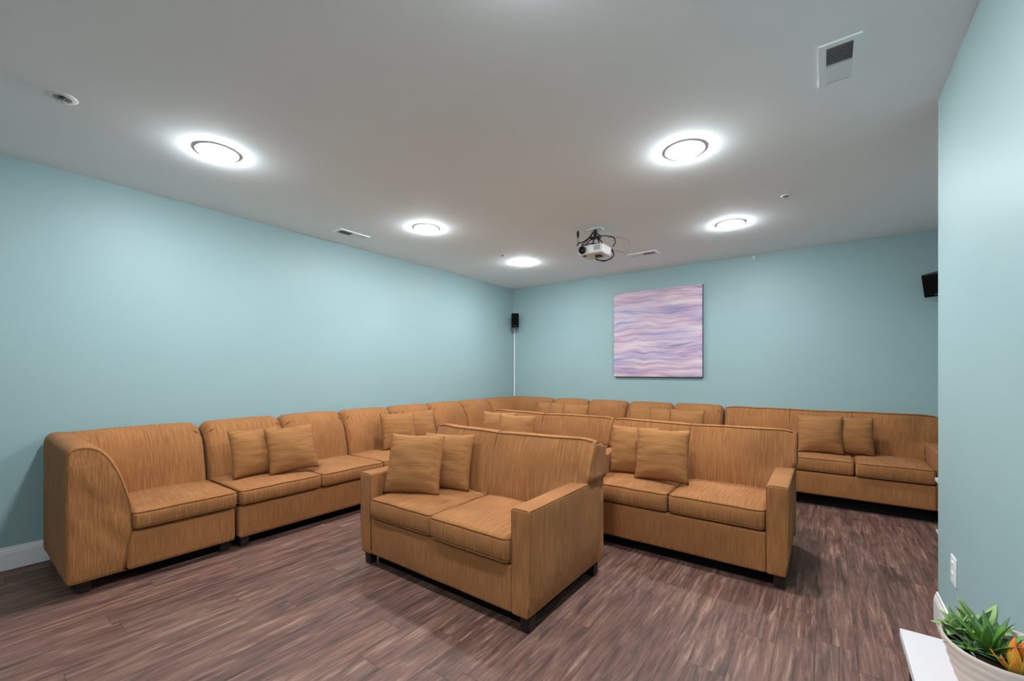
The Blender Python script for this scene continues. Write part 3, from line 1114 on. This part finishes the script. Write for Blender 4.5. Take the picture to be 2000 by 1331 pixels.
# ================================================================= SPEAKERS AND CABLE COVER
def speaker(loc, rz, label, w_=0.125, d_=0.115, h_=0.235, tilt=0.0):
    t = empty('wall_speaker', loc, rz)
    t.rotation_euler = (R(tilt), 0, rz)

    def tp(x, y, z):       # the cabinet narrows towards the back
        k = 1 - 0.35 * smooth((y + d_ / 2) / d_)
        return x * k, y, z
    MB().add(softbox(-w_ / 2, w_ / 2, -d_ / 2, d_ / 2, -h_ / 2, h_ / 2, 0.010, 0.04, tp)).obj('cabinet', 'black_plastic', t, sharp=None)
    MB().add(softbox(-w_ / 2 + 0.008, w_ / 2 - 0.008, -d_ / 2 - 0.008, -d_ / 2 + 0.006, -h_ / 2 + 0.010, h_ / 2 - 0.010, 0.006, 0.04)).obj('grille', 'black_cloth', t, sharp=None)
    MB().add(softbox(-0.014, 0.014, -d_ / 2 - 0.0095, -d_ / 2 - 0.006, -h_ / 2 + 0.020, -h_ / 2 + 0.027, 0.001, 0.04)).obj('badge', 'grey_metal', t, sharp=None)
    MB().add(tube([(0, d_ / 2 - 0.01, 0), (0, d_ / 2 + 0.02, 0)], 0.014, 10)).obj('bracket', 'black_plastic', t, sharp=None)
    return tag(t, label, 'speaker', 'small black wall speakers')


speaker((-4.165, 5.725, 2.142), R(42), 'small black speaker high in the corner of the left and back walls')
speaker((0.885, 5.690, 2.135), R(-32), 'small black speaker high on the back wall, cut off by the right wall', 0.20, 0.15, 0.225, 15)
o = MB().add(softbox(-4.274, -4.252, YB - 0.014, YB - 0.001, 0.147, 2.02, 0.004, 0.3)).obj('cable_cover', 'white_plastic', None, sharp=None)
tag(o, 'thin white cable cover running down the corner below the speaker', 'cable cover')
t = empty('wall_hook', (-0.691, YB, 2.672))
MB().add(softbox(-0.012, 0.012, -0.006, 0.0, -0.02, 0.02, 0.002, 0.05)).obj('hook_plate', 'white_plastic', t, sharp=None)
MB().add(tube(catmull([(0, -0.004, -0.004), (0, -0.018, -0.010), (0, -0.024, -0.002), (0, -0.022, 0.008)], 4), 0.003, 6)).obj('hook_arm', 'white_plastic', t, sharp=None)
tag(t, 'tiny white hook at the top edge of the back wall', 'hook')

# ================================================================= OUTLET
t = empty('wall_outlet', (XR, 2.728, 0.392))
MB().add(softbox(-0.006, 0.0, -0.045, 0.045, -0.062, 0.062, 0.0025, 0.05)).obj('cover_plate', 'white_plastic', t, sharp=None)
for s in (-1, 1):
    f_ = MB().add(softbox(-0.0085, -0.004, -0.017, 0.017, s * 0.024 - 0.016, s * 0.024 + 0.016, 0.002, 0.05)).obj('socket', 'white_plastic', t, sharp=None)
    for k in (-1, 1):
        MB().add(box(-0.0088, -0.0080, k * 0.007 - 0.0012, k * 0.007 + 0.0012, s * 0.024 - 0.004, s * 0.024 + 0.006)).obj('slot', 'black_plastic', f_, smooth=False)
tag(t, 'white electrical outlet low on the near right wall', 'outlet')


# ================================================================= TABLES
def side_table(name, x0, x1, y0, y1, zt, label, shelf=True):
    t = empty(name, (x0, y0, 0))
    w_, d_ = x1 - x0, y1 - y0
    MB().add(softbox(0, w_, 0, d_, zt - 0.025, zt, 0.002, 0.3)).obj('table_top', 'table_white', t, sharp=None)
    i = 0.018
    for (lx, ly) in ((i, i), (w_ - i - 0.035, i), (i, d_ - i - 0.035), (w_ - i - 0.035, d_ - i - 0.035)):
        MB().add(softbox(lx, lx + 0.035, ly, ly + 0.035, 0, zt - 0.025, 0.002, 0.3)).obj('leg', 'table_black', t, sharp=None)
    for (a, b_, c, d) in ((i + 0.004, w_ - i - 0.004, i + 0.006, i + 0.026), (i + 0.004, w_ - i - 0.004, d_ - i - 0.026, d_ - i - 0.006), (i + 0.006, i + 0.026, i + 0.03, d_ - i - 0.03), (w_ - i - 0.026, w_ - i - 0.006, i + 0.03, d_ - i - 0.03)):
        MB().add(box(a, b_, c, d, zt - 0.085, zt - 0.026)).obj('apron', 'table_black', t, smooth=False)
    if shelf:
        MB().add(softbox(0.004, w_ - 0.004, 0.004, d_ - 0.004, 0.095, 0.115, 0.002, 0.3)).obj('shelf', 'table_white', t, sharp=None)
    return tag(t, label, 'table', 'white-topped side tables')


side_table('side_table', 0.662, 1.03, 3.95, 4.43, 0.50, 'white-topped black side table beyond the end of the right wall')
TZ = 0.55
side_table('side_table', 0.174, 0.452, 0.70, 1.653, TZ, 'narrow white-topped black table in the near right corner under the planter', False)

# ================================================================= PLANTER AND SUCCULENTS
PC = Vector((0.346, 1.470, TZ))
t = empty('planter_bowl', PC)
rx, ry, ph = 0.116, 0.118, 0.102
seg = 56
V, F = [], []
prof = []
for k in range(15):                               # outer wall with level ribs
    q = k / 14
    prof.append((0.76 + 0.24 * q ** 0.8 + 0.010 * math.sin(q * 2 * math.pi * 4.5), q * ph))
prof += [(0.985, ph + 0.003), (0.955, ph), (0.93, ph - 0.02), (0.88, ph - 0.03)]
for (k, z) in prof:
    for i in range(seg):
        a = 2 * math.pi * i / seg
        lift = 1 + 0.05 * math.cos(2 * a + 1.2) * (z / ph) ** 2
        V.append((rx * k * math.cos(a), ry * k * math.sin(a), z * lift + 0.0005))
for k in range(len(prof) - 1):
    for i in range(seg):
        j = (i + 1) % seg
        F.append((k * seg + i, k * seg + j, (k + 1) * seg + j, (k + 1) * seg + i))
F.append(tuple(reversed(range(seg))))
MB().add((V, F)).obj('bowl', 'planter', t, sharp=60)
SV = [(0, 0, ph - 0.012)] + [(rx * 0.9 * math.cos(2 * math.pi * i / 40), ry * 0.9 * math.sin(2 * math.pi * i / 40), ph - 0.024) for i in range(40)]
MB().add((SV, [(0, 1 + i, 1 + (i + 1) % 40) for i in range(40)])).obj('soil', 'soil', t)
tag(t, 'pale ribbed oval planter bowl on the narrow table in the near right corner', 'planter')


def leaf(length, width, thick, curl, base_w=0.55, n=8):
    """pointed fleshy leaf that grows along +z and bends towards +y"""
    V, F = [], []
    for i in range(n + 1):
        s = i / n
        wd = width * (base_w + (1 - base_w) * math.sin(math.pi * min(1, s * 1.25)) if s < 0.45 else 1.0) if s < 0.45 else width * max(0.02, math.cos((s - 0.45) / 0.55 * math.pi / 2)) ** 0.8
        th = thick * (1 - 0.75 * s)
        ang = curl * s
        y, z = length * s * math.sin(ang), length * s * math.cos(ang)
        for k in range(8):
            a = 2 * math.pi * k / 8
            V.append((wd / 2 * math.cos(a), y + th / 2 * math.sin(a) * math.cos(ang) - 0.12 * wd * (1 - math.cos(a) ** 2) * 0, z - th / 2 * math.sin(a) * math.sin(ang)))
    for i in range(n):
        for k in range(8):
            j = (k + 1) % 8
            F.append((i * 8 + k, i * 8 + j, (i + 1) * 8 + j, (i + 1) * 8 + k))
    F.append(tuple(reversed(range(8))))
    F.append(tuple(n * 8 + k for k in range(8)))
    return V, F


def plant(name, loc, label, rows, mat, seed):
    """rows: (count, length, width, thickness, lean in degrees, curl, base ratio)"""
    t = empty(name, loc)
    rr = random.Random(seed)
    for q, (cnt, ln_, wd, th, lean, curl, bw) in enumerate(rows):
        me = mesh_from('leaf', *leaf(ln_, wd, th, curl, bw), True)
        for i in range(cnt):
            o = link('leaf', me, mat, t)
            az = 2 * math.pi * (i + 0.5 * (q % 2)) / cnt + rr.uniform(-0.25, 0.25)
            le = R(lean + rr.uniform(-7, 7))
            s = rr.uniform(0.82, 1.12)
            o.rotation_euler = (Matrix.Rotation(az, 3, 'Z') @ Matrix.Rotation(-le, 3, 'X')).to_euler()
            o.scale = (1, 1, s)
            o.location = (0.006 * math.cos(az), 0.006 * math.sin(az), 0)
    return tag(t, label, 'plant', 'succulents in the planter')


ZS = TZ + ph - 0.026
plant('spiky_succulent', (0.308, 1.452, ZS), 'spiky green agave-like succulent in the middle of the planter',
      [(8, 0.080, 0.020, 0.006, 52, 0.30, 0.8), (8, 0.105, 0.020, 0.006, 30, 0.28, 0.8), (6, 0.112, 0.018, 0.006, 11, 0.2, 0.8)], 'leaf_agave', 1)
plant('plump_succulent', (0.268, 1.512, ZS + 0.014), 'plump rounded green succulent at the left end of the planter',
      [(9, 0.050, 0.022, 0.012, 66, 0.3, 0.5), (9, 0.056, 0.022, 0.012, 42, 0.2, 0.5), (6, 0.056, 0.021, 0.011, 16, 0.1, 0.5)], 'leaf_round', 2)
plant('broad_leaf_succulent', (0.306, 1.535, ZS + 0.008), 'broad-leaved green succulent at the back of the planter, behind the spiky one',
      [(6, 0.072, 0.034, 0.008, 44, 0.3, 0.5), (4, 0.085, 0.032, 0.008, 18, 0.2, 0.5)], 'leaf_round', 3)
plant('orange_succulent', (0.340, 1.402, ZS), 'orange-tipped succulent at the right end of the planter',
      [(8, 0.058, 0.018, 0.008, 55, -0.3, 0.6), (7, 0.076, 0.019, 0.009, 26, -0.4, 0.6), (4, 0.078, 0.018, 0.009, 8, -0.2, 0.6)], 'leaf_orange', 4)
plant('grassy_succulent', (0.362, 1.468, ZS), 'thin-bladed dusty green plant behind the orange-tipped succulent',
      [(8, 0.080, 0.004, 0.003, 40, 0.4, 0.9), (8, 0.098, 0.004, 0.003, 20, 0.3, 0.9)], 'leaf_grass', 5)
plant('trailing_succulent', (0.278, 1.455, ZS + 0.004), 'dark narrow-leaved plant lying along the front rim of the planter',
      [(10, 0.052, 0.007, 0.004, 66, 0.3, 0.9), (8, 0.050, 0.007, 0.004, 36, 0.3, 0.9)], 'leaf_grass', 6)
